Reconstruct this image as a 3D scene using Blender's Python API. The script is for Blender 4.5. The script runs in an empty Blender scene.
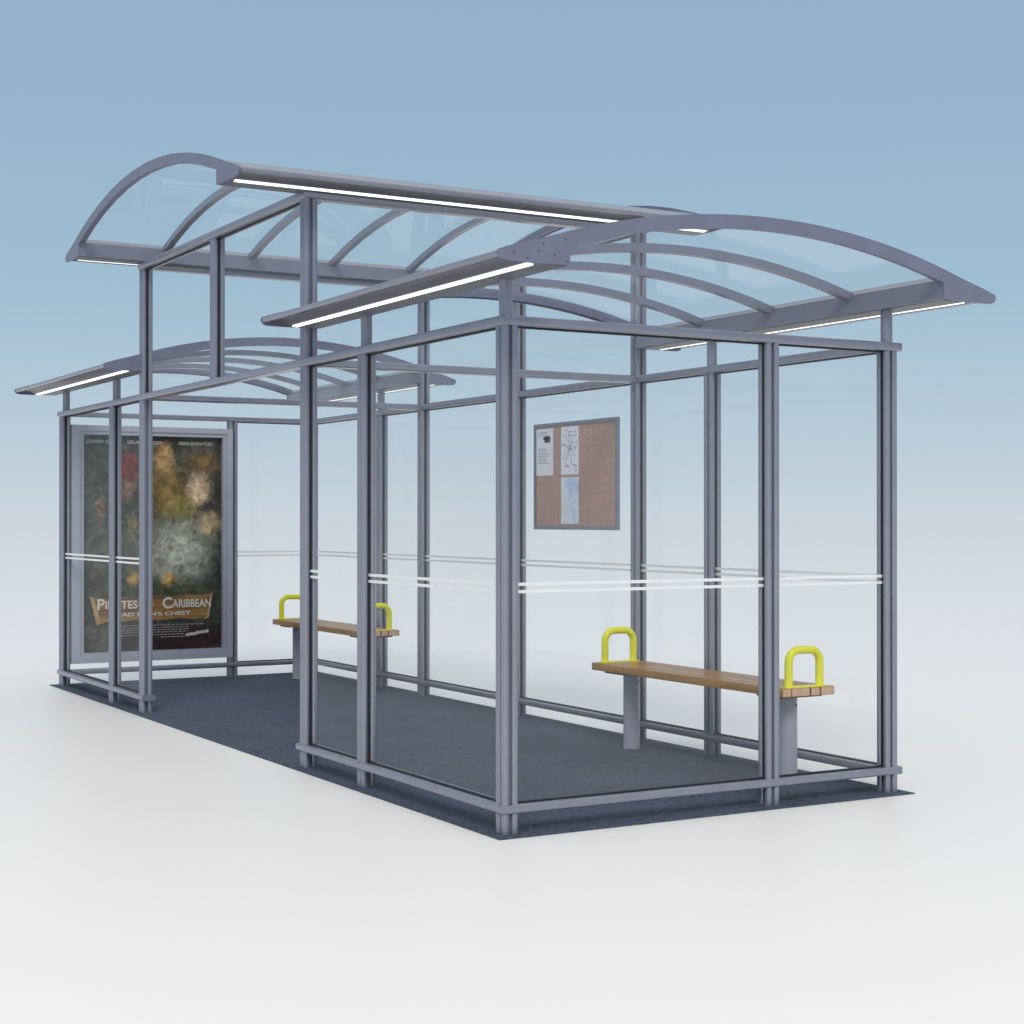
import bpy, math, random
from math import radians, sin, cos, pi, sqrt
random.seed(7)
SC = bpy.context.scene
COL = SC.collection

# ------------------------------------------------------------------ helpers
class MB:
    """collects shapes and links them as ONE mesh object"""
    def __init__(s):
        s.v, s.f, s.m = [], [], []
    def _add(s, vs, fs, mi=0):
        b = len(s.v)
        s.v += vs
        s.f += [tuple(i + b for i in f) for f in fs]
        s.m += [mi] * len(fs)
        return s
    def box(s, x0, x1, y0, y1, z0, z1, mi=0):
        vs = [(x, y, z) for z in (z0, z1) for y in (y0, y1) for x in (x0, x1)]
        fs = [(0, 2, 3, 1), (4, 5, 7, 6), (0, 1, 5, 4), (2, 6, 7, 3), (0, 4, 6, 2), (1, 3, 7, 5)]
        return s._add(vs, fs, mi)
    def rbox(s, x0, x1, y0, y1, z0, z1, r, axis='z', mi=0):
        """box whose four edges along one axis are rounded"""
        rng = {'x': ((y0, y1), (z0, z1), (x0, x1)), 'y': ((z0, z1), (x0, x1), (y0, y1)), 'z': ((x0, x1), (y0, y1), (z0, z1))}[axis]
        pts = rrect(rng[0][0], rng[0][1], rng[1][0], rng[1][1], r)
        mp = {'x': lambda a, b, c: (c, a, b), 'y': lambda a, b, c: (b, c, a), 'z': lambda a, b, c: (a, b, c)}[axis]
        return s.prism(pts, mp, rng[2][0], rng[2][1], mi)
    def prism(s, pts, mp, d0, d1, mi=0):
        n = len(pts)
        f0 = d0 if callable(d0) else (lambda a, b: d0)
        f1 = d1 if callable(d1) else (lambda a, b: d1)
        vs = [mp(a, b, f0(a, b)) for a, b in pts] + [mp(a, b, f1(a, b)) for a, b in pts]
        fs = [tuple(range(n))[::-1], tuple(range(n, 2 * n))]
        fs += [(i, (i + 1) % n, n + (i + 1) % n, n + i) for i in range(n)]
        return s._add(vs, fs, mi)
    def tube(s, cx, cy, z0, z1, r, seg=18, mi=0):
        pts = [(cx + r * cos(2 * pi * i / seg), cy + r * sin(2 * pi * i / seg)) for i in range(seg)]
        return s.prism(pts, lambda a, b, c: (a, b, c), z0, z1, mi)
    def pipe(s, path, r, seg=14, mi=0):
        """round bar along a path in a plane of constant y (list of x, y, z)"""
        n = len(path)
        vs = []
        for i, p in enumerate(path):
            a = path[max(0, i - 1)]; b = path[min(n - 1, i + 1)]
            t = [b[k] - a[k] for k in range(3)]
            L = sqrt(sum(q * q for q in t)); t = [q / L for q in t]
            u = (0, 1, 0)
            w = (t[1] * u[2] - t[2] * u[1], t[2] * u[0] - t[0] * u[2], t[0] * u[1] - t[1] * u[0])
            for k in range(seg):
                c, d = r * cos(2 * pi * k / seg), r * sin(2 * pi * k / seg)
                vs.append(tuple(p[q] + c * u[q] + d * w[q] for q in range(3)))
        fs = [(i * seg + k, i * seg + (k + 1) % seg, (i + 1) * seg + (k + 1) % seg, (i + 1) * seg + k) for i in range(n - 1) for k in range(seg)]
        fs += [tuple(range(seg))[::-1], tuple((n - 1) * seg + k for k in range(seg))]
        return s._add(vs, fs, mi)
    def mesh(s, name, mats, angle=35):
        me = bpy.data.meshes.new(name)
        me.from_pydata(s.v, [], s.f)
        for m in (mats if isinstance(mats, (list, tuple)) else [mats]):
            me.materials.append(m)
        me.polygons.foreach_set('material_index', s.m)
        import bmesh
        bm = bmesh.new(); bm.from_mesh(me)
        bmesh.ops.recalc_face_normals(bm, faces=bm.faces)
        bm.to_mesh(me); bm.free()
        me.shade_smooth(); me.set_sharp_from_angle(angle=radians(angle))
        me.update()
        return me
    def build(s, name, mats, parent=None, angle=35):
        return link(name, s.mesh(name, mats, angle), parent)

def link(name, data, parent=None, loc=(0, 0, 0)):
    o = bpy.data.objects.new(name, data)
    COL.objects.link(o)
    o.parent = parent
    o.location = loc
    return o

def rrect(a0, a1, b0, b1, r, n=4):
    out = []
    for cx, cy, t0 in ((a1 - r, b1 - r, 0), (a0 + r, b1 - r, 90), (a0 + r, b0 + r, 180), (a1 - r, b0 + r, 270)):
        for i in range(n + 1):
            t = radians(t0 + 90 * i / n)
            out.append((cx + r * cos(t), cy + r * sin(t)))
    return out

def tag(o, label=None, cat=None, group=None, kind=None):
    if label: o['label'] = label
    if cat: o['category'] = cat
    if group: o['group'] = group
    if kind: o['kind'] = kind
    return o

def bevel(o, w=0.003, seg=2):
    m = o.modifiers.new('bevel', 'BEVEL'); m.width = w; m.segments = seg; m.limit_method = 'ANGLE'
    return o

# ------------------------------------------------------------------ materials
def mat(name):
    m = bpy.data.materials.new(name); m.use_nodes = True
    nt = m.node_tree
    return m, nt, nt.nodes, nt.links, nt.nodes['Principled BSDF']

def setp(b, **k):
    for n, v in k.items():
        b.inputs[n.replace('_', ' ')].default_value = v

def noise(nt, scale, detail=3, coord='Object', rough=0.5, dist=0.0):
    tc = nt.nodes.new('ShaderNodeTexCoord'); n = nt.nodes.new('ShaderNodeTexNoise')
    n.inputs['Scale'].default_value = scale; n.inputs['Detail'].default_value = detail
    n.inputs['Roughness'].default_value = rough; n.inputs['Distortion'].default_value = dist
    nt.links.new(tc.outputs[coord], n.inputs['Vector'])
    return n

def ramp(nt, stops):
    r = nt.nodes.new('ShaderNodeValToRGB')
    while len(r.color_ramp.elements) < len(stops): r.color_ramp.elements.new(0.5)
    for e, (p, c) in zip(r.color_ramp.elements, stops):
        e.position = p; e.color = (*c, 1)
    return r

def paint(name, c, rough=0.38, spec=0.5, var=0.05, metallic=0.0, bump=0.02):
    m, nt, N, L, b = mat(name)
    setp(b, Roughness=rough, Metallic=metallic)
    b.inputs['Specular IOR Level'].default_value = spec
    n = noise(nt, 9, 4)
    r = ramp(nt, [(0.3, tuple(q * (1 - var) for q in c)), (0.7, tuple(q * (1 + var) for q in c))])
    L.new(n.outputs['Fac'], r.inputs['Fac']); L.new(r.outputs['Color'], b.inputs['Base Color'])
    n2 = noise(nt, 260, 2)
    bp = N.new('ShaderNodeBump'); bp.inputs['Strength'].default_value = bump; bp.inputs['Distance'].default_value = 0.002
    L.new(n2.outputs['Fac'], bp.inputs['Height']); L.new(bp.outputs['Normal'], b.inputs['Normal'])
    return m

M = {}
M['frame'] = paint('grey_powder_coat', (0.262, 0.272, 0.335), 0.26, 0.5, metallic=0.4)
M['fascia'] = paint('grey_powder_coat_sheet', (0.165, 0.175, 0.25), 0.42, 0.4)
M['case'] = paint('satin_aluminium', (0.40, 0.41, 0.49), 0.34, 0.5)
M['steel'] = paint('grey_steel_tube', (0.36, 0.37, 0.44), 0.34, 0.5)
M['cove_shade'] = paint('dark_grey_cove_shade', (0.12, 0.122, 0.155), 0.45, 0.35)  # frame grey darkened to stand in for shade in the gutter cove
M['underside_shade'] = paint('slate_grey_underside_shade', (0.115, 0.125, 0.155), 0.45, 0.3)  # darker grey, shade under the gutters put into the colour
M['gasket'] = paint('black_rubber', (0.02, 0.02, 0.026), 0.55, 0.3)
M['screw'] = paint('dark_screw_steel', (0.10, 0.10, 0.15), 0.4, 0.5)
M['yellow'] = paint('yellow_powder_coat', (0.86, 0.82, 0.012), 0.32, 0.5, var=0.03)
M['dark'] = paint('dark_bracket', (0.05, 0.045, 0.045), 0.5, 0.3)

def glass(name, tint, f0, f90, haze=0.0):
    m, nt, N, L, b = mat(name)
    N.remove(b)
    out = N['Material Output']
    lw = N.new('ShaderNodeLayerWeight'); lw.inputs['Blend'].default_value = 0.5
    pw = N.new('ShaderNodeMath'); pw.operation = 'POWER'; pw.inputs[1].default_value = 3
    fr = N.new('ShaderNodeMath'); fr.operation = 'MULTIPLY_ADD'; fr.inputs[1].default_value = f90; fr.inputs[2].default_value = f0
    L.new(lw.outputs['Facing'], pw.inputs[0]); L.new(pw.outputs['Value'], fr.inputs[0])
    tr = N.new('ShaderNodeBsdfTransparent'); tr.inputs['Color'].default_value = (*tint, 1)
    gl = N.new('ShaderNodeBsdfGlossy'); gl.inputs['Roughness'].default_value = 0.02; gl.inputs['Color'].default_value = (1, 1, 1, 1)
    mx = N.new('ShaderNodeMixShader')
    L.new(fr.outputs['Value'], mx.inputs['Fac']); L.new(tr.outputs['BSDF'], mx.inputs[1]); L.new(gl.outputs['BSDF'], mx.inputs[2])
    last = mx
    if haze:
        df = N.new('ShaderNodeBsdfDiffuse'); df.inputs['Color'].default_value = (0.90, 0.93, 0.95, 1)
        tl = N.new('ShaderNodeBsdfTranslucent'); tl.inputs['Color'].default_value = (0.90, 0.93, 0.95, 1)
        a = N.new('ShaderNodeMixShader'); a.inputs['Fac'].default_value = 0.5
        L.new(df.outputs['BSDF'], a.inputs[1]); L.new(tl.outputs['BSDF'], a.inputs[2])
        b2 = N.new('ShaderNodeMixShader'); b2.inputs['Fac'].default_value = haze
        L.new(mx.outputs['Shader'], b2.inputs[1]); L.new(a.outputs['Shader'], b2.inputs[2]); last = b2
    L.new(last.outputs['Shader'], out.inputs['Surface'])
    return m
M['glass'] = glass('clear_glazing', (0.996, 0.999, 0.999), 0.016, 0.03, 0.014)
M['roofglass'] = glass('clear_roof_sheet', (0.985, 0.995, 0.998), 0.020, 0.06, 0.030)

def vinyl():
    m, nt, N, L, b = mat('white_vinyl')
    N.remove(b)
    df = N.new('ShaderNodeBsdfDiffuse'); df.inputs['Color'].default_value = (0.98, 0.98, 0.98, 1)
    tl = N.new('ShaderNodeBsdfTranslucent'); tl.inputs['Color'].default_value = (0.98, 0.98, 0.98, 1)
    a = N.new('ShaderNodeMixShader'); a.inputs['Fac'].default_value = 0.3
    L.new(df.outputs['BSDF'], a.inputs[1]); L.new(tl.outputs['BSDF'], a.inputs[2])
    L.new(a.outputs['Shader'], N['Material Output'].inputs['Surface'])
    return m
M['vinyl'] = vinyl()

def lamp():
    m, nt, N, L, b = mat('lit_light_diffuser')
    setp(b, Roughness=0.5); b.inputs['Base Color'].default_value = (0.8, 0.8, 0.8, 1)
    b.inputs['Emission Color'].default_value = (1, 0.985, 0.96, 1); b.inputs['Emission Strength'].default_value = 1.3
    return m
M['lamp'] = lamp()

def wood(name, c0, c1, axis, rough=0.28, scale=1.0):
    m, nt, N, L, b = mat(name)
    tc = N.new('ShaderNodeTexCoord'); mp = N.new('ShaderNodeMapping')
    sc = [26 * scale, 26 * scale, 26 * scale]; sc[axis] = 1.6 * scale
    mp.inputs['Scale'].default_value = sc
    L.new(tc.outputs['Object'], mp.inputs['Vector'])
    n = N.new('ShaderNodeTexNoise'); n.inputs['Scale'].default_value = 2.2; n.inputs['Detail'].default_value = 6; n.inputs['Distortion'].default_value = 0.7
    L.new(mp.outputs['Vector'], n.inputs['Vector'])
    r = ramp(nt, [(0.3, c0), (0.7, c1)])
    L.new(n.outputs['Fac'], r.inputs['Fac']); L.new(r.outputs['Color'], b.inputs['Base Color'])
    setp(b, Roughness=rough)
    return m
M['wood'] = wood('varnished_hardwood', (0.31, 0.130, 0.011), (0.48, 0.225, 0.026), 1, 0.32)
M['endgrain'] = wood('hardwood_end_grain', (0.56, 0.35, 0.23), (0.70, 0.46, 0.31), 2, 0.5)
M['joint'] = paint('dark_timber_joint', (0.10, 0.04, 0.018), 0.6, 0.2)

def slab_mat():
    m, nt, N, L, b = mat('blue_grey_asphalt')
    n = noise(nt, 75, 8, rough=0.85); n2 = noise(nt, 1.6, 4)
    r = ramp(nt, [(0.35, (0.034, 0.047, 0.072)), (0.62, (0.092, 0.120, 0.172))])
    r2 = ramp(nt, [(0.3, (0.88, 0.88, 0.88)), (0.7, (1.1, 1.1, 1.1))])
    mx = N.new('ShaderNodeMix'); mx.data_type = 'RGBA'; mx.blend_type = 'MULTIPLY'; mx.inputs['Factor'].default_value = 1
    L.new(n.outputs['Fac'], r.inputs['Fac']); L.new(n2.outputs['Fac'], r2.inputs['Fac'])
    L.new(r.outputs['Color'], mx.inputs['A']); L.new(r2.outputs['Color'], mx.inputs['B']); 
    vo = N.new('ShaderNodeTexVoronoi'); vo.inputs['Scale'].default_value = 70
    tcv = N.new('ShaderNodeTexCoord'); L.new(tcv.outputs['Object'], vo.inputs['Vector'])
    sv = N.new('ShaderNodeSeparateColor'); L.new(vo.outputs['Color'], sv.inputs['Color'])
    r3 = ramp(nt, [(0.0, (.52, .52, .54)), (0.22, (.95, .95, .95)), (0.85, (1.04, 1.04, 1.04)), (1.0, (1.38, 1.38, 1.38))])
    L.new(sv.outputs['Red'], r3.inputs['Fac'])
    m3 = N.new('ShaderNodeMix'); m3.data_type = 'RGBA'; m3.blend_type = 'MULTIPLY'; m3.inputs['Factor'].default_value = 1
    L.new(mx.outputs['Result'], m3.inputs['A']); L.new(r3.outputs['Color'], m3.inputs['B']); L.new(m3.outputs['Result'], b.inputs['Base Color'])
    bp = N.new('ShaderNodeBump'); bp.inputs['Strength'].default_value = 0.35; bp.inputs['Distance'].default_value = 0.003
    L.new(n.outputs['Fac'], bp.inputs['Height']); L.new(bp.outputs['Normal'], b.inputs['Normal'])
    setp(b, Roughness=0.85); b.inputs['Specular IOR Level'].default_value = 0.25
    return m
M['slab'] = slab_mat()

def ground_mat():
    m, nt, N, L, b = mat('pale_polished_floor')
    N.remove(b)
    df = N.new('ShaderNodeBsdfDiffuse'); df.inputs['Color'].default_value = (0.93, 0.915, 0.895, 1)
    gl = N.new('ShaderNodeBsdfGlossy'); gl.inputs['Roughness'].default_value = 0.43; gl.inputs['Color'].default_value = (0.95, 0.95, 0.95, 1)
    fr = N.new('ShaderNodeFresnel'); fr.inputs['IOR'].default_value = 1.25
    mx = N.new('ShaderNodeMixShader')
    L.new(fr.outputs['Fac'], mx.inputs['Fac']); L.new(df.outputs['BSDF'], mx.inputs[1]); L.new(gl.outputs['BSDF'], mx.inputs[2])
    L.new(mx.outputs['Shader'], N['Material Output'].inputs['Surface'])
    return m
M['ground'] = ground_mat()

# ------------------------------------------------------------------ dimensions (metres)
R_, S = 0.0165, 0.0425            # tube radius, tube spacing in a post
O = R_ + 0.006                   # outer face of the rails beyond the tube centres
RW = S + 2 * O                   # rail width
H2 = S / 2
W, XM = 2.054, 1.351
YB, YC, YD, YE, YF = 1.353, 2.060, 4.807, 5.508, 6.844
YM = (YC + YD) / 2
ZR0, ZR1 = 0.080, 0.116          # bottom rail
ZT0, ZT1 = 2.061, 2.100          # top rail
ZH0, ZH1 = 2.924, 2.966          # high frame
ZS = 0.0                       # slab top

# ------------------------------------------------------------------ setting
g = MB()
g._add([(-2500, -2500, -.005), (2500, -2500, -.005), (2500, 2500, -.005), (-2500, 2500, -.005)], [(0, 1, 2, 3)])
tag(g.build('ground', M['ground']), kind='structure', label='plain pale ground under and around the shelter')
g = MB().box(-0.072, 2.150, -0.085, YF + 0.115, -0.05, ZS)
tag(g.build('pavement', M['slab']), kind='structure', label='dark blue grey paved base inside the bus shelter')

# ------------------------------------------------------------------ bus shelter
shelter = link('bus_shelter', None, None, (0, 0, 0))
tag(shelter, 'glazed grey metal bus shelter with three arched clear roofs, the middle one raised', 'bus shelter')

def post_mesh(z1):
    b = MB()
    for dx in (0, S):
        for dy in (0, S):
            b.tube(dx, dy, ZS, z1, R_, 20)
    b.box(H2 - 0.0185, H2 + 0.0185, H2 - 0.0185, H2 + 0.0185, ZS, z1 - 0.002)
    return b.mesh('post', M['frame'])
low_post, tall_post = post_mesh(ZT0 + 0.02), post_mesh(ZH0 + 0.02)
POSTS = [(0, 0, 0, .008), (XM, 0, 0, None), (W, 0, 0, .008), (0, YB, 0, H2), (0, YC, 1, None), (0, YD, 1, None), (0, YE, 0, .036), (0, YF, 0, .036),
         (W, YB, 0, .01), (W, YC, 1, None), (W, YM, 1, None), (W, YD, 1, None), (W, YE, 0, .01), (W, YF, 0, .01), (XM, YF, 0, None)]
for x, y, tall, st in POSTS:
    link('post', tall_post if tall else low_post, shelter, (x, y, 0))
    if st is not None:
        MB().tube(0, 0, ZT1 - 0.01, 2.262, 0.0275, 24).build('roof_support', M['frame'], shelter).location = (x + st, y + st, 0)
# short mullion of the raised front transom
b = MB()
for dx in (0, S):
    for dy in (0, S):
        b.tube(dx, dy, ZT1 - 0.01, ZH0 + 0.02, R_, 20)
b.box(H2 - 0.0185, H2 + 0.0185, H2 - 0.0185, H2 + 0.0185, ZT1 - 0.01, ZH0 + 0.018)
b.build('mullion', M['frame'], shelter).location = (0, YM, 0)

def rail(name, axis, c, z0, z1, a0, a1, m0=0, m1=0):
    pts = rrect(-RW / 2, RW / 2, z0, z1, 0.009)
    mp = (lambda l, z, d: (d, c + l, z)) if axis == 'x' else (lambda l, z, d: (c + l, d, z))
    return MB().prism(pts, mp, lambda l, z: a0 + m0 * l, lambda l, z: a1 + m1 * l).build(name, M['frame'], shelter)
E0, E1 = H2 + RW / 2, H2 - RW / 2
for nm, z0, z1 in (('top_rail', ZT0, ZT1), ('bottom_rail', ZR0, ZR1)):
    if nm == 'top_rail':
        rail(nm, 'y', H2, z0, z1, H2, YF + E0 + 0.018, 1, 0)
    else:
        rail(nm, 'y', H2, z0, z1, H2, YC + E0 + 0.022, 1, 0)
        rail(nm, 'y', H2, z0, z1, YD + E1 - 0.022, YF + E0 + 0.018)
    rail(nm, 'x', H2, z0, z1, H2, W + E0 + 0.012, 1, 0)
    rail(nm, 'y', W + H2, z0, z1, E0, YF + H2, 0, 1)
    rail(nm, 'x', YF + H2, z0, z1, E0, W + H2, 0, 1)
for y in (YC, YD):
    rail('cross_beam', 'x', y + H2, ZT0, ZT1, E0, W + E1)
rail('upper_beam', 'y', H2, ZH0, ZH1, YC + H2, YD + H2, 1, -1)
rail('upper_beam', 'y', W + H2, ZH0, ZH1, YC + H2, YD + H2, -1, 1)
rail('upper_beam', 'x', YC + H2, ZH0, ZH1, H2, W + H2, 1, -1)
rail('upper_beam', 'x', YD + H2, ZH0, ZH1, H2, W + H2, -1, 1)

def pane(axis, c, p0, p1, z0, z1, stripes=True, gask=True):
    """glass between the posts at p0 and p1; c = the wall's tube line"""
    c = c + H2
    a0, a1 = p0 + H2 + 0.019, p1 + H2 - 0.019
    def bx(b, l, q0, q1, w0, w1):
        return b.box(q0, q1, c - l, c + l, w0, w1) if axis == 'x' else b.box(c - l, c + l, q0, q1, w0, w1)
    gp = bx(MB(), 0.004, a0 + .002, a1 - .002, z0 + .002, z1 - .002).build('glass_pane', M['glass'], shelter)
    if not gask: return gp
    k = MB()
    v0, v1 = p0 + S + 0.012, p1 - 0.012
    bx(k, 0.0064, a0, v0, z0, z1); bx(k, 0.0064, v1, a1, z0, z1)
    bx(k, 0.0100, v0, v1, z1 - 0.0065, z1 - 0.0005); bx(k, 0.0100, v0, v1, z0 + 0.0005, z0 + 0.0065)
    k.build('gasket', M['gasket'], gp)
    if stripes:
        for zc in (0.978, 1.008):
            bx(MB(), 0.0048, v0, v1, zc - 0.0064, zc + 0.0064).build('safety_stripe', M['vinyl'], gp)
    return gp
for p0, p1 in ((0, YB), (YB, YC), (YD, YE), (YE, YF)):
    pane('y', 0, p0, p1, ZR1, ZT0)
for p0, p1 in ((0, YB), (YB, YC), (YC, YM), (YM, YD), (YD, YE), (YE, YF)):
    pane('y', W, p0, p1, ZR1, ZT0)
for p0, p1 in ((0, XM), (XM, W)):
    pane('x', 0, p0, p1, ZR1, ZT0)
pane('x', YF, XM, W, ZR1, ZT0)
for p0, p1 in ((YC, YM), (YM, YD)):
    pane('y', 0, p0, p1, ZT1, ZH0, False)
    pane('y', W, p0, p1, ZT1, ZH0, False)
for y in (YC, YD):
    pane('x', y, 0, W, ZT1, ZH0, False, False)

# ---- arched roofs: u across the span, v along the barrel
def roof(axis, cu, half, Rr, apex, v0, v1, ribs, nseg, screws=False):
    zc = apex - Rr
    mp = (lambda u, z, v: (cu + u, v, z)) if axis == 'y' else (lambda u, z, v: (v, cu + u, z))
    def zo(u, d=0.0):
        return zc + sqrt((Rr - d) ** 2 - u * u)
    zt = zo(half)
    def gutter_profile(sgn, body):
        t = -half
        e = 0.0035 if body else 0.0
        pr = [(t + .0155 + (.0155 - e) * cos(radians(an)), zt + .0035 + (.0155 - e) * sin(radians(an))) for an in (205, 185, 165, 145, 128, 115)] + [(t + .05, zt + .031 - e), (t + .10, zt + .046 - e), (t + .21, zo(t + .21) - e)] + ([] if body else [(t + .321, zo(t + .321))])
        if body:
            pr += [(t + .275, zo(t + .275) - e), (t + .3195, zt + .066), (t + .3195, zt - .021), (t + .313, zt - .024),
                   (t + .186, zt - .025), (t + .183, zt - .0225), (t + .147, zt - .0165), (t + .135, zt - .0095), (t + .115, zt - .0025), (t + .095, zt + .001), (t + .075, zt + .002), (t + .055, zt - .0005), (t + .036, zt - .0065), (t + .024, zt - .0108), (t + .0155, zt - .0122), (t + .008, zt - .0105)]
        else:
            pr += [(t + .321, zt - .022), (t + .25, zt - .0255), (t + .14, zt - .0265), (t + .050, zt - .0260), (t + .026, zt - .0240), (t + .012, zt - .0185), (t + .004, zt - .010)]
        return [(sgn * a, z) for a, z in pr] if sgn > 0 else [(-a, z) for a, z in pr][::-1]
    for sgn in (1, -1):
        gu = MB().prism(gutter_profile(sgn, True), mp, v0 + 0.002, v1 - 0.002).build('gutter', M['frame'], shelter, angle=50)
        t = -half
        # thin dark sheet that paints shade into the cove above the strip
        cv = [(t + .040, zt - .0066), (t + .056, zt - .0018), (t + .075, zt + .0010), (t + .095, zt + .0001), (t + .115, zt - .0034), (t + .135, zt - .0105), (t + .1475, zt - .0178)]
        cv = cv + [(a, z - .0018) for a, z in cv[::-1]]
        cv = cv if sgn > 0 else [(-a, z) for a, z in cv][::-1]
        MB().prism(cv, mp, v0 + 0.004, v1 - 0.004).build('cove_shade_strip', M['cove_shade'], gu)
        fl = [(t + .1865, zt - .0251), (t + .312, zt - .0242), (t + .312, zt - .0258), (t + .1865, zt - .0268)]  # added flat sheet, its dark colour paints the shade under the gutter
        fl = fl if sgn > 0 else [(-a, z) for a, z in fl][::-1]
        MB().prism(fl, mp, v0 + 0.004, v1 - 0.004).build('underside_shade', M['underside_shade'], gu)
        # slanting lit strip under the gutter
        q = [(t + .154, zt - .0205), (t + .180, zt - .0225), (t + .180, zt - .0290), (t + .154, zt - .0262)]
        q = q if sgn > 0 else [(-a, z) for a, z in q][::-1]
        MB().prism(q, mp, v0 + 0.03, v1 - 0.03).build('light_strip', M['lamp'], gu)
        for ve, dv in ((v0, -0.012), (v1, 0.012)):
            ep = MB().prism(gutter_profile(sgn, False), mp, min(ve, ve + dv), max(ve, ve + dv)).build('end_plate', M['fascia'], shelter)
            if screws and sgn > 0:
                for su, sz in ((.18, .020), (.25, .010), (.30, .075), (.307, -.010), (.20, .052), (.13, -.012), (.07, .006)):
                    sm = MB()
                    cs, cz = sgn * (t + su), zt + sz
                    pts = [(cs + .0042 * cos(2 * pi * i / 8), cz + .0042 * sin(2 * pi * i / 8)) for i in range(8)]
                    d0 = ve + dv
                    sm.prism(pts, mp, min(d0, d0 + dv * .2), max(d0, d0 + dv * .2)).build('screw', M['screw'], ep)
    # arched members
    um = half - .321
    def band(d0, d1, ue, n):
        us = [-ue + 2 * ue * i / n for i in range(n + 1)]
        return [(u, zo(u, d0)) for u in us] + [(u, zo(u, d1)) for u in us[::-1]]
    for ve, dv in ((v0, -0.012), (v1, 0.012)):
        b = MB().prism(band(0, .058, um, nseg), mp, min(ve, ve + dv) , max(ve, ve + dv))
        b.prism(band(0.006, .052, um, nseg), mp, min(ve - dv * 2.4, ve), max(ve - dv * 2.4, ve))
        b.build('arched_frame', M['fascia'], shelter, angle=20)
    for rv in ribs:
        MB().prism(band(.028, .066, um + .025, nseg), mp, rv - .021, rv + .021).build('roof_rib', M['frame'], shelter, angle=20)
    edges = [v0 + .014] + list(ribs) + [v1 - .014]
    for e0, e1 in zip(edges, edges[1:]):
        MB().prism(band(.018, .024, um + .038, max(nseg, 16)), mp, e0 + .001, e1 - .001).build('roof_pane', M['roofglass'], shelter, angle=20)
roof('y', 1.027, 1.298, 3.5, 2.524, -0.409, YC - 0.062, (.21, .80, 1.395), 22, True)
roof('y', 1.027, 1.298, 3.5, 2.524, YD + 0.004, YF + 0.40, (5.47, 6.06, 6.65), 22, True)
roof('x', YM, 1.612, 4.33, 3.296, -0.444, W + 0.46, (.125, .72, 1.315, 1.91), 11, False)

# ------------------------------------------------------------------ benches
def make_bench():
    root = link('bench', None, None, (0, 0, 0))
    x0, x1, y0, y1, z0, z1 = 1.700, 2.018, 0.325, 1.995, 0.428, 0.469
    s = MB()
    # five boards across the seat: front nosing, wide board, two joints, back boards
    cuts = [(0.0, .052), (.055, .165), (.173, .227), (.234, .318)]
    for a, c in cuts:
        s.rbox(x0 + a, x0 + c, y0, y1, z0, z1, 0.004, 'y')
        s.box(x0 + a + .003, x0 + c - .003, y0 - .0015, y0, z0 + .003, z1 - .003, 1)
        s.box(x0 + a + .003, x0 + c - .003, y1, y1 + .0015, z0 + .003, z1 - .003, 1)
    s.box(x0 + .01, x1 - .01, y0 + .006, y1 - .006, z0 + .004, z1 - .012, 2)
    s.build('seat', [M['wood'], M['endgrain'], M['joint']], root)
    for y in (0.47, 1.82):
        lg = MB().tube(1.85, y, ZS, z0 - .012, 0.046, 32).build('leg', M['steel'], root)
        MB().tube(1.85, y, ZS, ZS + .016, 0.0472, 32).build('foot_ring', M['steel'], lg)
        br = MB().box(x0 + .03, x1 - .03, y - .09, y + .09, z0 - .012, z0 - .0005).build('bracket', M['dark'], root)
        bl = MB()
        bl.prism([(0.0075 * cos(2 * pi * i / 10), 0.0075 * sin(2 * pi * i / 10)) for i in range(10)],
                 lambda a, c, d: (1.85 + a + .014, d, z0 - .055 + c), y - .0462, y - .042).build('bolt', M['screw'], lg)
    for y in (0.354, 1.952):
        r, h, xa, xb = 0.0200, 0.178, 1.760, 1.950
        rad = 0.058
        path = [(xa, y, z1 + .003), (xa, y, z1 + h - rad)]
        path += [(xa + rad - rad * cos(radians(t)), y, z1 + h - rad + rad * sin(radians(t))) for t in range(15, 91, 15)]
        path += [(xb - rad + rad * sin(radians(t)), y, z1 + h - rad + rad * cos(radians(t))) for t in range(0, 91, 15)]
        path += [(xb, y, z1 + .003)]
        hp = MB().pipe(path, r, 16).build('armrest', M['yellow'], root)
        MB().rbox(xa - .03, xb + .03, y - .026, y + .026, z1, z1 + .006, .01, 'z').build('base_plate', M['yellow'], hp)
    return root
bench = make_bench()
tag(bench, 'near timber bench with yellow hoop armrests, beside the notice board end of the shelter', 'bench', 'benches inside the shelter')
def copy_tree(o, parent=None):
    c = o.copy(); COL.objects.link(c); c.parent = parent
    for ch in list(o.children): copy_tree(ch, c)
    return c
b2 = copy_tree(bench)
b2.location = (-0.07, 4.64, 0)
b2['label'] = 'far timber bench with yellow hoop armrests, near the big poster case'

# ------------------------------------------------------------------ poster case
PX0, PX1, PZ0, PZ1 = 0.062, 1.357, 0.163, 2.000
PY = YF - 0.035
IX0, IX1, IZ0, IZ1 = 0.156, 1.279, 0.240, 1.928
case = link('poster_case', None, None, (PX0, PY, 0))
tag(case, 'tall aluminium poster case with a dark painted film poster, on the far end wall', 'poster case')
cx, cy = PX0, PY
def L2(x0, x1, y0, y1, z0, z1): return (x0 - cx, x1 - cx, y0 - cy, y1 - cy, z0, z1)
b = MB()
def ring(b, x0, x1, z0, z1, w, y0, y1):
    b.box(*L2(x0, x1, y0, y1, z1 - w, z1)); b.box(*L2(x0, x1, y0, y1, z0, z0 + w))
    b.box(*L2(x0, x0 + w, y0, y1, z0 + w, z1 - w)); b.box(*L2(x1 - w, x1, y0, y1, z0 + w, z1 - w))
b.box(*L2(PX0, PX1, PY, PY + .10, IZ1 + .03, PZ1)); b.box(*L2(PX0, PX1, PY, PY + .10, PZ0, IZ0 - .03))
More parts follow.
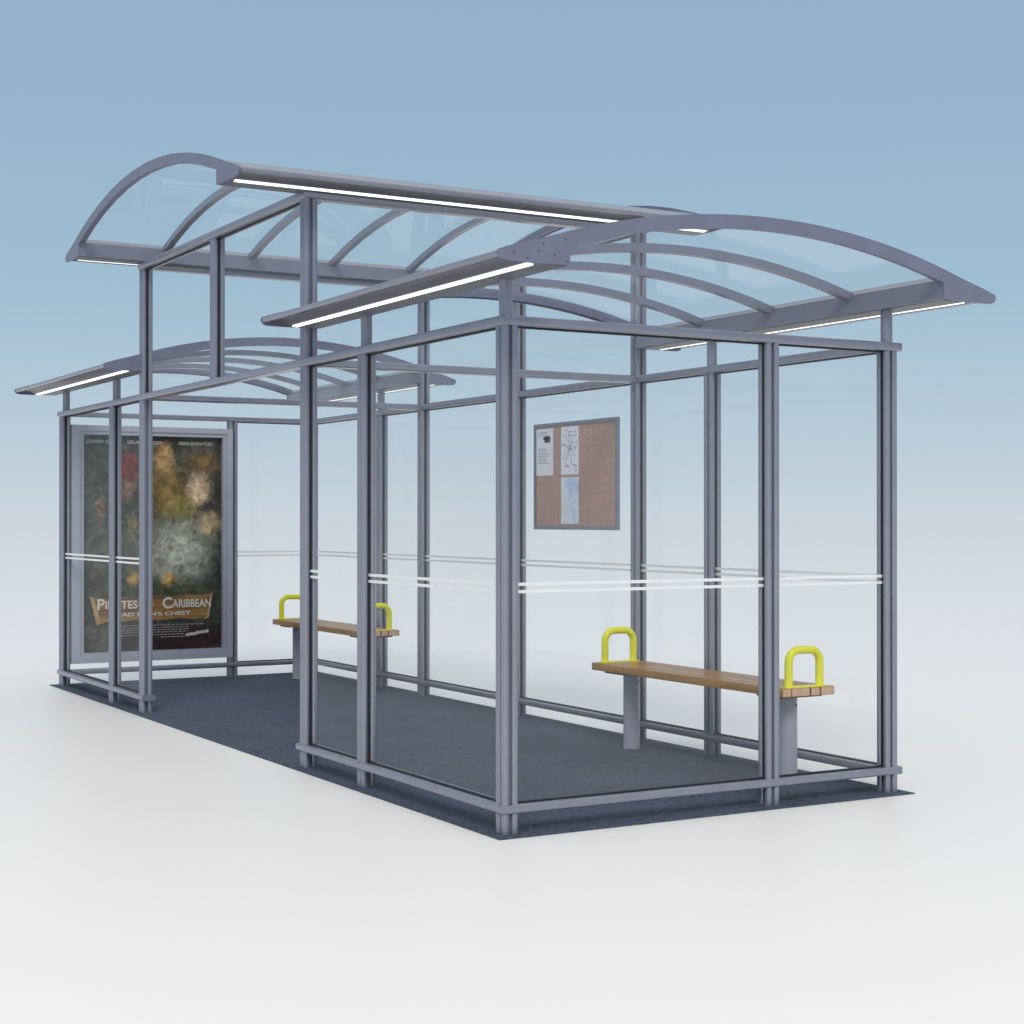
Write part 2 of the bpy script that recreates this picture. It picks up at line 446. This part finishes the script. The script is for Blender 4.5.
b.box(*L2(PX0, IX0 - .03, PY, PY + .10, IZ0 - .03, IZ1 + .03)); b.box(*L2(IX1 + .03, PX1, PY, PY + .10, IZ0 - .03, IZ1 + .03))
b.build('frame', M['case'], case, angle=20)
b = MB(); ring(b, IX0 - .03, IX1 + .03, IZ0 - .03, IZ1 + .03, .03, PY + .010, PY + .06)
b.build('bezel', M['case'], case, angle=20)
MB().box(*L2(IX0 - .03, IX1 + .03, PY + .066, PY + .095, IZ0 - .03, IZ1 + .03)).build('back_panel', M['case'], case)

def picture_mat():
    m, nt, N, L, b = mat('printed_poster_paper')
    tc = N.new('ShaderNodeTexCoord')
    nz = N.new('ShaderNodeTexNoise'); nz.inputs['Scale'].default_value = 16; nz.inputs['Detail'].default_value = 9; nz.inputs['Roughness'].default_value = .62
    L.new(tc.outputs['Object'], nz.inputs['Vector'])
    sub = N.new('ShaderNodeVectorMath'); sub.operation = 'SUBTRACT'; sub.inputs[1].default_value = (.5, .5, .5)
    L.new(nz.outputs['Color'], sub.inputs[0])
    scl = N.new('ShaderNodeVectorMath'); scl.operation = 'SCALE'; scl.inputs['Scale'].default_value = 0.17
    L.new(sub.outputs['Vector'], scl.inputs[0])
    add = N.new('ShaderNodeVectorMath'); add.operation = 'ADD'
    L.new(tc.outputs['Object'], add.inputs[0]); L.new(scl.outputs['Vector'], add.inputs[1])
    n2 = N.new('ShaderNodeTexNoise'); n2.inputs['Scale'].default_value = 13; n2.inputs['Detail'].default_value = 8; n2.inputs['Roughness'].default_value = .65
    n2.inputs['Distortion'].default_value = 0.7
    L.new(tc.outputs['Object'], n2.inputs['Vector'])
    r = ramp(nt, [(0.28, (0.012, 0.012, 0.010)), (0.5, (0.045, 0.045, 0.036)), (0.72, (0.13, 0.13, 0.10))])
    L.new(n2.outputs['Fac'], r.inputs['Fac'])
    cur = r.outputs['Color']
    def blob(x, z, rx, rz, col, fac=1.0, soft=0.45):
        nonlocal cur
        mp = N.new('ShaderNodeMapping'); mp.vector_type = 'POINT'
        mp.inputs['Scale'].default_value = (1 / rx, 0, 1 / rz)
        mp.inputs['Location'].default_value = (-(x - cx) / rx, 0, -z / rz)
        L.new(add.outputs['Vector'], mp.inputs['Vector'])
        ln = N.new('ShaderNodeVectorMath'); ln.operation = 'LENGTH'; L.new(mp.outputs['Vector'], ln.inputs[0])
        mr = N.new('ShaderNodeMapRange'); mr.interpolation_type = 'SMOOTHSTEP'
        mr.inputs['From Min'].default_value = soft; mr.inputs['From Max'].default_value = 1.0
        mr.inputs['To Min'].default_value = fac; mr.inputs['To Max'].default_value = 0
        L.new(ln.outputs['Value'], mr.inputs['Value'])
        mx = N.new('ShaderNodeMix'); mx.data_type = 'RGBA'
        L.new(mr.outputs['Result'], mx.inputs['Factor']); L.new(cur, mx.inputs['A'])
        # brushy variation inside the patch
        hs = N.new('ShaderNodeMix'); hs.data_type = 'RGBA'; hs.blend_type = 'MULTIPLY'; hs.inputs['Factor'].default_value = .85
        hs.inputs['A'].default_value = (*col, 1)
        rr = ramp(nt, [(0.32, (.28, .27, .26)), (0.5, (.95, .95, .95)), (0.66, (1.6, 1.6, 1.6))])
        L.new(n2.outputs['Fac'], rr.inputs['Fac']); L.new(rr.outputs['Color'], hs.inputs['B'])
        L.new(hs.outputs['Result'], mx.inputs['B'])
        cur = mx.outputs['Result']
    blob(0.25, 1.45, .30, .55, (.13, .14, .12), .8, .1)       # grey green storm cloud
    blob(1.13, 1.75, .25, .30, (.10, .10, .075), .7, .1)
    blob(0.90, 1.02, .42, .40, (.52, .53, .42), 1, .15)       # pale misty middle
    blob(0.35, 1.05, .34, .32, (.16, .18, .13), .8, .1)
    blob(0.82, 1.50, .26, .30, (.26, .17, .055), .95, .2)     # ochre patches
    blob(0.93, 1.38, .22, .16, (.34, .26, .08), .9, .2)
    blob(0.66, 1.92, .30, .09, (.035, .02, .014), .9, .2)
    blob(0.80, 1.76, .115, .17, (.50, .31, .14), .95, .35)    # warm highlights
    blob(1.12, 1.72, .19, .14, (.19, .11, .04), .9, .3)
    blob(1.09, 1.52, .125, .18, (.70, .50, .33), .95, .35)
    blob(1.19, 1.24, .16, .13, (.55, .40, .22), .9, .2)
    blob(0.50, 1.68, .15, .15, (.26, .035, .035), .95, .4)    # dark red patch
    blob(0.50, 1.50, .11, .12, (.36, .20, .11), .85, .3)
    blob(0.30, 1.36, .06, .12, (.40, .22, .12), .7, .3)
    blob(0.55, 1.22, .06, .16, (.42, .33, .12), .6, .2)
    blob(0.72, 0.72, .80, .11, (.075, .085, .045), .95, .3)   # dark green swell
    blob(0.56, 0.80, .07, .09, (.70, .38, .10), .8, .2)       # two small fires
    blob(0.84, 0.80, .07, .09, (.70, .38, .10), .8, .2)
    blob(0.95, 0.32, .60, .16, (.030, .010, .010), .95, .4)   # maroon foot
    blob(0.30, 0.36, .22, .15, (.11, .11, .085), .8, .2)
    L.new(cur, b.inputs['Base Color'])
    setp(b, Roughness=0.45); b.inputs['Specular IOR Level'].default_value = 0.35
    return m
pic = MB().box(*L2(IX0 - .005, IX1 + .005, PY + .056, PY + .0655, IZ0 - .005, IZ1 + .005)).build('poster_print', picture_mat(), case)
PF = PY + .056
M['plank'] = wood('printed_plank', (0.13, 0.05, 0.012), (0.46, 0.24, 0.07), 0, 0.5, 0.55)
M['plank_edge'] = paint('printed_plank_edge', (0.50, 0.33, 0.14), 0.5, 0.3, var=.3)
out = [(.215, .672), (.31, .655), (.42, .668), (.55, .660), (.70, .674), (.85, .662), (1.0, .676), (1.10, .664), (1.205, .682), (1.165, .49),
       (1.05, .478), (.92, .488), (.78, .474), (.62, .486), (.45, .470), (.36, .478), (.278, .452)]
bn = MB().prism([(x - cx, z) for x, z in out], lambda a, c, d: (a, d - cy, c), PF - .0012, PF - .0002).build('plank_banner', M['plank'], pic)
e = MB()
for q in ([(.212, .675), (.245, .665), (.300, .470), (.270, .448)], [(1.190, .680), (1.207, .684), (1.175, .486), (1.130, .47), (1.135, .478), (1.160, .492)]):
    e.prism([(x - cx, z) for x, z in q], lambda a, c, d: (a, d - cy, c), PF - .0016, PF - .0010)
e.build('banner_edge', M['plank_edge'], bn)
M['letters'] = paint('printed_cream_lettering', (0.74, 0.70, 0.60), 0.5, 0.3)
M['names'] = paint('printed_pale_grey_lettering', (0.48, 0.47, 0.42), 0.5, 0.3)
M['credits'] = paint('printed_grey_lettering', (0.30, 0.28, 0.26), 0.5, 0.3)
def text(body, x, z, size, m, parent, y, align='CENTER', width=None, name='lettering', bold=0.0, base=(0, 0)):
    cu = bpy.data.curves.new('lettering', 'FONT'); cu.body = body; cu.size = size; cu.align_x = align; cu.extrude = 0.0002; cu.offset = bold
    t = bpy.data.objects.new('tmp', cu); COL.objects.link(t)
    dg = bpy.context.evaluated_depsgraph_get()
    me = bpy.data.meshes.new_from_object(t.evaluated_get(dg), preserve_all_data_layers=False, depsgraph=dg)
    bpy.data.objects.remove(t)
    xs = [v.co.x for v in me.vertices]
    k = (width / (max(xs) - min(xs))) if width else 1
    for v in me.vertices:
        v.co = (x - base[0] + v.co.x * k, y - base[1] - v.co.z, z + v.co.y)
    me.materials.clear(); me.materials.append(m); me.update()
    return link(name, me, parent)
bb = (cx, cy)
tt = PF - .0021
text('P', .268, .570, .120, M['letters'], bn, tt, 'LEFT', None, 'lettering', .003, bb)
text('IRATES', .332, .574, .088, M['letters'], bn, tt, 'LEFT', .255, 'lettering', .002, bb)
text('OF THE', .600, .592, .042, M['letters'], bn, tt, 'LEFT', .115, 'lettering', .001, bb)
text('C', .790, .570, .120, M['letters'], bn, tt, 'LEFT', None, 'lettering', .003, bb)
text('ARIBBEAN', .875, .574, .088, M['letters'], bn, tt, 'LEFT', .318, 'lettering', .002, bb)
text("DEAD MAN'S CHEST", .70, .514, .038, M['letters'], bn, tt, 'CENTER', .64, 'lettering', .001, bb)
tz = PF - .0006
for body, x, wd in (('JOHNNY DEPP', .30, .23), ('ORLANDO BLOOM', .65, .28), ('KEIRA KNIGHTLEY', 1.065, .285)):
    text(body, x, 1.866, .036, M['names'], pic, tz, 'CENTER', wd, 'lettering', .0012, bb)
# small print at the foot, too small to read: broken grey strokes
c = MB()
rz = random.Random(3)
for i, z in enumerate((.437, .418, .400, .382, .362, .342)):
    x = .36 if i < 5 else .78
    while x < (1.13 if i == 0 else 1.0):
        w = rz.uniform(.010, .035)
        c.box(*L2(x, x + w, PF - .0006, PF - .0001, z - .0038, z + .0038)); x += w + .008
c.build('small_print', M['credits'], pic)
c = MB()
x = .985
while x < 1.165:
    w = rz.uniform(.010, .022); zz = .352 + (x - .985) * .16
    c.box(*L2(x, x + w, PF - .0006, PF - .0001, zz - rz.uniform(.008, .016), zz + rz.uniform(.008, .016))); x += w + .004
c.build('slanted_print', M['letters'], pic)

# ------------------------------------------------------------------ notice board and its sheets
def cork():
    m, nt, N, L, b = mat('brown_notice_felt')
    tc = N.new('ShaderNodeTexCoord')
    br = N.new('ShaderNodeTexBrick')
    br.offset = 0; br.inputs['Scale'].default_value = 1; br.inputs['Mortar Size'].default_value = .0035; br.inputs['Mortar Smooth'].default_value = 1
    br.inputs['Brick Width'].default_value = .056; br.inputs['Row Height'].default_value = .056
    br.inputs['Color1'].default_value = (.54, .36, .30, 1); br.inputs['Color2'].default_value = (.52, .345, .287, 1); br.inputs['Mortar'].default_value = (.475, .31, .255, 1)
    mp = N.new('ShaderNodeMapping'); mp.inputs['Rotation'].default_value = (0, radians(90), radians(90))
    sx = N.new('ShaderNodeSeparateXYZ'); cb = N.new('ShaderNodeCombineXYZ')
    L.new(tc.outputs['Object'], sx.inputs['Vector']); L.new(sx.outputs['Y'], cb.inputs['X']); L.new(sx.outputs['Z'], cb.inputs['Y'])
    L.new(cb.outputs['Vector'], br.inputs['Vector'])
    n = noise(nt, 90, 4)
    r = ramp(nt, [(.3, (.86, .86, .86)), (.7, (1.12, 1.12, 1.12))]); L.new(n.outputs['Fac'], r.inputs['Fac'])
    mx = N.new('ShaderNodeMix'); mx.data_type = 'RGBA'; mx.blend_type = 'MULTIPLY'; mx.inputs['Factor'].default_value = 1
    L.new(br.outputs['Color'], mx.inputs['A']); L.new(r.outputs['Color'], mx.inputs['B']); L.new(mx.outputs['Result'], b.inputs['Base Color'])
    setp(b, Roughness=.85); b.inputs['Specular IOR Level'].default_value = .2
    return m
BX = W - .003
BY0, BY1, BZ0, BZ1 = 2.265, 3.228, 1.209, 1.876
board = link('notice_board', None, None, (BX, BY0, BZ0))
tag(board, 'brown pinboard in grey frame, on the rear glass behind the near bench', 'notice board')
def LB(x0, x1, y0, y1, z0, z1): return (x0 - BX, x1 - BX, y0 - BY0, y1 - BY0, z0 - BZ0, z1 - BZ0)
fw = .022
b = MB()
for a in ((BY0, BY1, BZ1 - fw, BZ1), (BY0, BY1, BZ0, BZ0 + fw), (BY0, BY0 + fw, BZ0 + fw, BZ1 - fw), (BY1 - fw, BY1, BZ0 + fw, BZ1 - fw)):
    b.box(*LB(BX, BX + .018, *a))
b.build('frame', M['frame'], board, angle=20)
MB().box(*LB(BX + .007, BX + .017, BY0 + fw, BY1 - fw, BZ0 + fw, BZ1 - fw)).build('pinboard', cork(), board)

M['paper'] = paint('white_paper', (.86, .86, .93), .7, .2, var=.015)
M['ink'] = paint('grey_ink', (.30, .29, .36), .7, .2)
M['ink_dark'] = paint('brown_grey_ink', (.13, .11, .10), .7, .2, var=.3)
M['ink_map'] = paint('violet_grey_ink', (.22, .20, .34), .7, .2)
def map_mat():
    m, nt, N, L, b = mat('pale_printed_map')
    n = noise(nt, 7, 5, dist=.6)
    r = ramp(nt, [(.40, (.58, .68, .95)), (.50, (.77, .83, .97)), (.56, (.84, .87, .92)), (.66, (.74, .82, .78))])
    r.color_ramp.interpolation = 'LINEAR'
    L.new(n.outputs['Fac'], r.inputs['Fac']); L.new(r.outputs['Color'], b.inputs['Base Color'])
    setp(b, Roughness=.7)
    return m
M['map'] = map_mat()
PFX = BX + .007                      # pinboard face
def sheet(y0, y1, z0, z1, m, label):
    o = MB().box(-.0012, -.0002, 0, y1 - y0, 0, z1 - z0).build('notice_sheet', m)
    o.location = (PFX, y0, z0)
    tag(o, label, 'notice')
    return o
def ink(o, rects, m, name, k=0):
    c = MB()
    for a in rects: c.box(-.0018 - k * .0004, -.0013, *a)
    return c.build(name, m, o)
s1 = sheet(2.999, 3.203, 1.549, 1.844, M['paper'], 'white typed letter with a small dark picture, pinned at the left of the brown board')
w, h = .204, .295
# (y runs to the left as seen from inside the shelter)
rects = []
rz = random.Random(5)
z = h - .022
for i in range(3):
    rects.append((w - .03 - rz.uniform(.07, .13), w - .02, z - .0035, z)); z -= .012
z = h - .125
for i in range(9):
    rects.append((.03 + rz.uniform(0, .06), w - .02, z - .0032, z)); z -= .0115
ink(s1, rects, M['ink'], 'typed_lines')
ink(s1, [(.035, .105, h - .088, h - .048), (.06, .12, h - .070, h - .056)], M['ink_dark'], 'small_picture')
s2 = sheet(2.701, 2.903, 1.548, 1.847, M['paper'], 'white route diagram sheet with branching grey lines, pinned above the blue map')
c = MB()
rz = random.Random(11)
def stroke(c, p, q, t=.0032, d=.0018):
    dy, dz = q[0] - p[0], q[1] - p[1]; L_ = max(1e-6, sqrt(dy * dy + dz * dz)); ny, nz = -dz / L_ * t / 2, dy / L_ * t / 2
    pts = [(p[0] + ny, p[1] + nz), (q[0] + ny, q[1] + nz), (q[0] - ny, q[1] - nz), (p[0] - ny, p[1] - nz)]
    c.prism(pts, lambda a, b_, e_: (e_, a, b_), -d, -.0013)
ctr = (.105, .165)
for i in range(13):
    a = 2 * pi * i / 13 + rz.uniform(-.15, .15)
    p = (ctr[0] + rz.uniform(-.01, .01), ctr[1] + rz.uniform(-.015, .015)); l = rz.uniform(.045, .085)
    q = (min(.19, max(.012, p[0] + l * cos(a))), p[1] + l * 1.1 * sin(a))
    stroke(c, p, q, .003, .0017 + .00003 * i)
    a2 = a + rz.choice((-.8, .8, .5)); l2 = rz.uniform(.02, .05)
    q2 = (min(.192, max(.010, q[0] + l2 * cos(a2))), min(.285, max(.04, q[1] + l2 * sin(a2))))
    stroke(c, q, q2, .0026, .0022 + .00003 * i)
for i in range(14):
    y, z = rz.uniform(.015, .15), rz.choice((.02, .028, .05, .06, .265, .275, .24))
    stroke(c, (y, z), (y + rz.uniform(.012, .035), z), .004, .0027 + .00002 * i)
c.build('route_lines', M['ink_map'], s2)
s3 = sheet(2.701, 2.904, 1.245, 1.532, M['map'], 'pale blue area map sheet pinned below the route diagram')

# ------------------------------------------------------------------ light
SUN_EL, SUN_AZ = 42.0, 210.0        # azimuth clockwise from +y (behind the camera, a little to its left)
w = bpy.data.worlds.new('World'); SC.world = w; w.use_nodes = True
nt = w.node_tree; N = nt.nodes; L = nt.links
bg = N['Background']
sky = N.new('ShaderNodeTexSky'); sky.sky_type = 'NISHITA'; sky.sun_disc = False
sky.sun_elevation = radians(SUN_EL); sky.sun_rotation = radians(SUN_AZ)
sky.altitude = 0; sky.air_density = 0.7; sky.dust_density = 0.3; sky.ozone_density = 1.0
SKY_STRENGTH = 0.12
# pale haze layer low over the horizon, thinning with elevation into the clear sky above
geo = N.new('ShaderNodeTexCoord'); sep = N.new('ShaderNodeSeparateXYZ')
L.new(geo.outputs['Generated'], sep.inputs['Vector'])
def lin(c): return tuple(((q / 255 + .055) / 1.055) ** 2.4 / SKY_STRENGTH / 10 for q in c)
hz = ramp(nt, [(0.0, lin((203, 215, 224))), (0.0145, lin((197, 211, 221))), (0.0724, lin((179, 201, 216))), (0.132, lin((161, 191, 211))), (0.22, lin((152, 183, 206))), (0.30, lin((147, 178, 201)))])
L.new(sep.outputs['Z'], hz.inputs['Fac'])
sc10 = N.new('ShaderNodeVectorMath'); sc10.operation = 'SCALE'; sc10.inputs['Scale'].default_value = 10
L.new(hz.outputs['Color'], sc10.inputs[0])
mr = N.new('ShaderNodeMapRange'); mr.interpolation_type = 'SMOOTHSTEP'
mr.inputs['From Min'].default_value = 0.30; mr.inputs['From Max'].default_value = 0.60
L.new(sep.outputs['Z'], mr.inputs['Value'])
mxs = N.new('ShaderNodeMix'); mxs.data_type = 'RGBA'
# thin bright cloud veil overhead (soft, almost shadowless daylight)
veil = N.new('ShaderNodeMix'); veil.data_type = 'RGBA'; veil.inputs['Factor'].default_value = 0.8
veil.inputs['B'].default_value = (*(q / SKY_STRENGTH for q in (0.97, 0.95, 0.92)), 1)
L.new(sky.outputs['Color'], veil.inputs['A'])
L.new(mr.outputs['Result'], mxs.inputs['Factor']); L.new(sc10.outputs['Vector'], mxs.inputs['A']); L.new(veil.outputs['Result'], mxs.inputs['B'])
L.new(mxs.outputs['Result'], bg.inputs['Color'])
bg.inputs['Strength'].default_value = SKY_STRENGTH
sl = bpy.data.lights.new('sun', 'SUN'); sl.energy = 1.5; sl.angle = radians(22); sl.color = (1, .965, .92)
so = link('sun', sl)
az = radians(SUN_AZ)
d = (sin(az) * cos(radians(SUN_EL)), cos(az) * cos(radians(SUN_EL)), sin(radians(SUN_EL)))
from mathutils import Vector
so.rotation_euler = Vector(d).to_track_quat('Z', 'Y').to_euler()
so.location = (d[0] * 20, d[1] * 20, d[2] * 20)

# ------------------------------------------------------------------ camera
cam = bpy.data.cameras.new('camera'); cam.sensor_width = 36; cam.lens = 57.6775
cam.clip_start = 0.1; cam.clip_end = 6000
co = link('camera', cam); co.location = (-3.2906, -5.7733, 1.2743)
co.rotation_euler = (pi / 2 + 0.00434, 0, -0.52238)
SC.camera = co

# ------------------------------------------------------------------ render
SC.render.engine = 'CYCLES'
SC.cycles.use_denoising = True
SC.cycles.max_bounces = 14; SC.cycles.transparent_max_bounces = 80
SC.cycles.caustics_reflective = False; SC.cycles.caustics_refractive = False
vs = SC.view_settings
vs.view_transform = 'Standard'; vs.look = 'None'; vs.exposure = 0.0; vs.gamma = 1.0; vs.use_curve_mapping = False
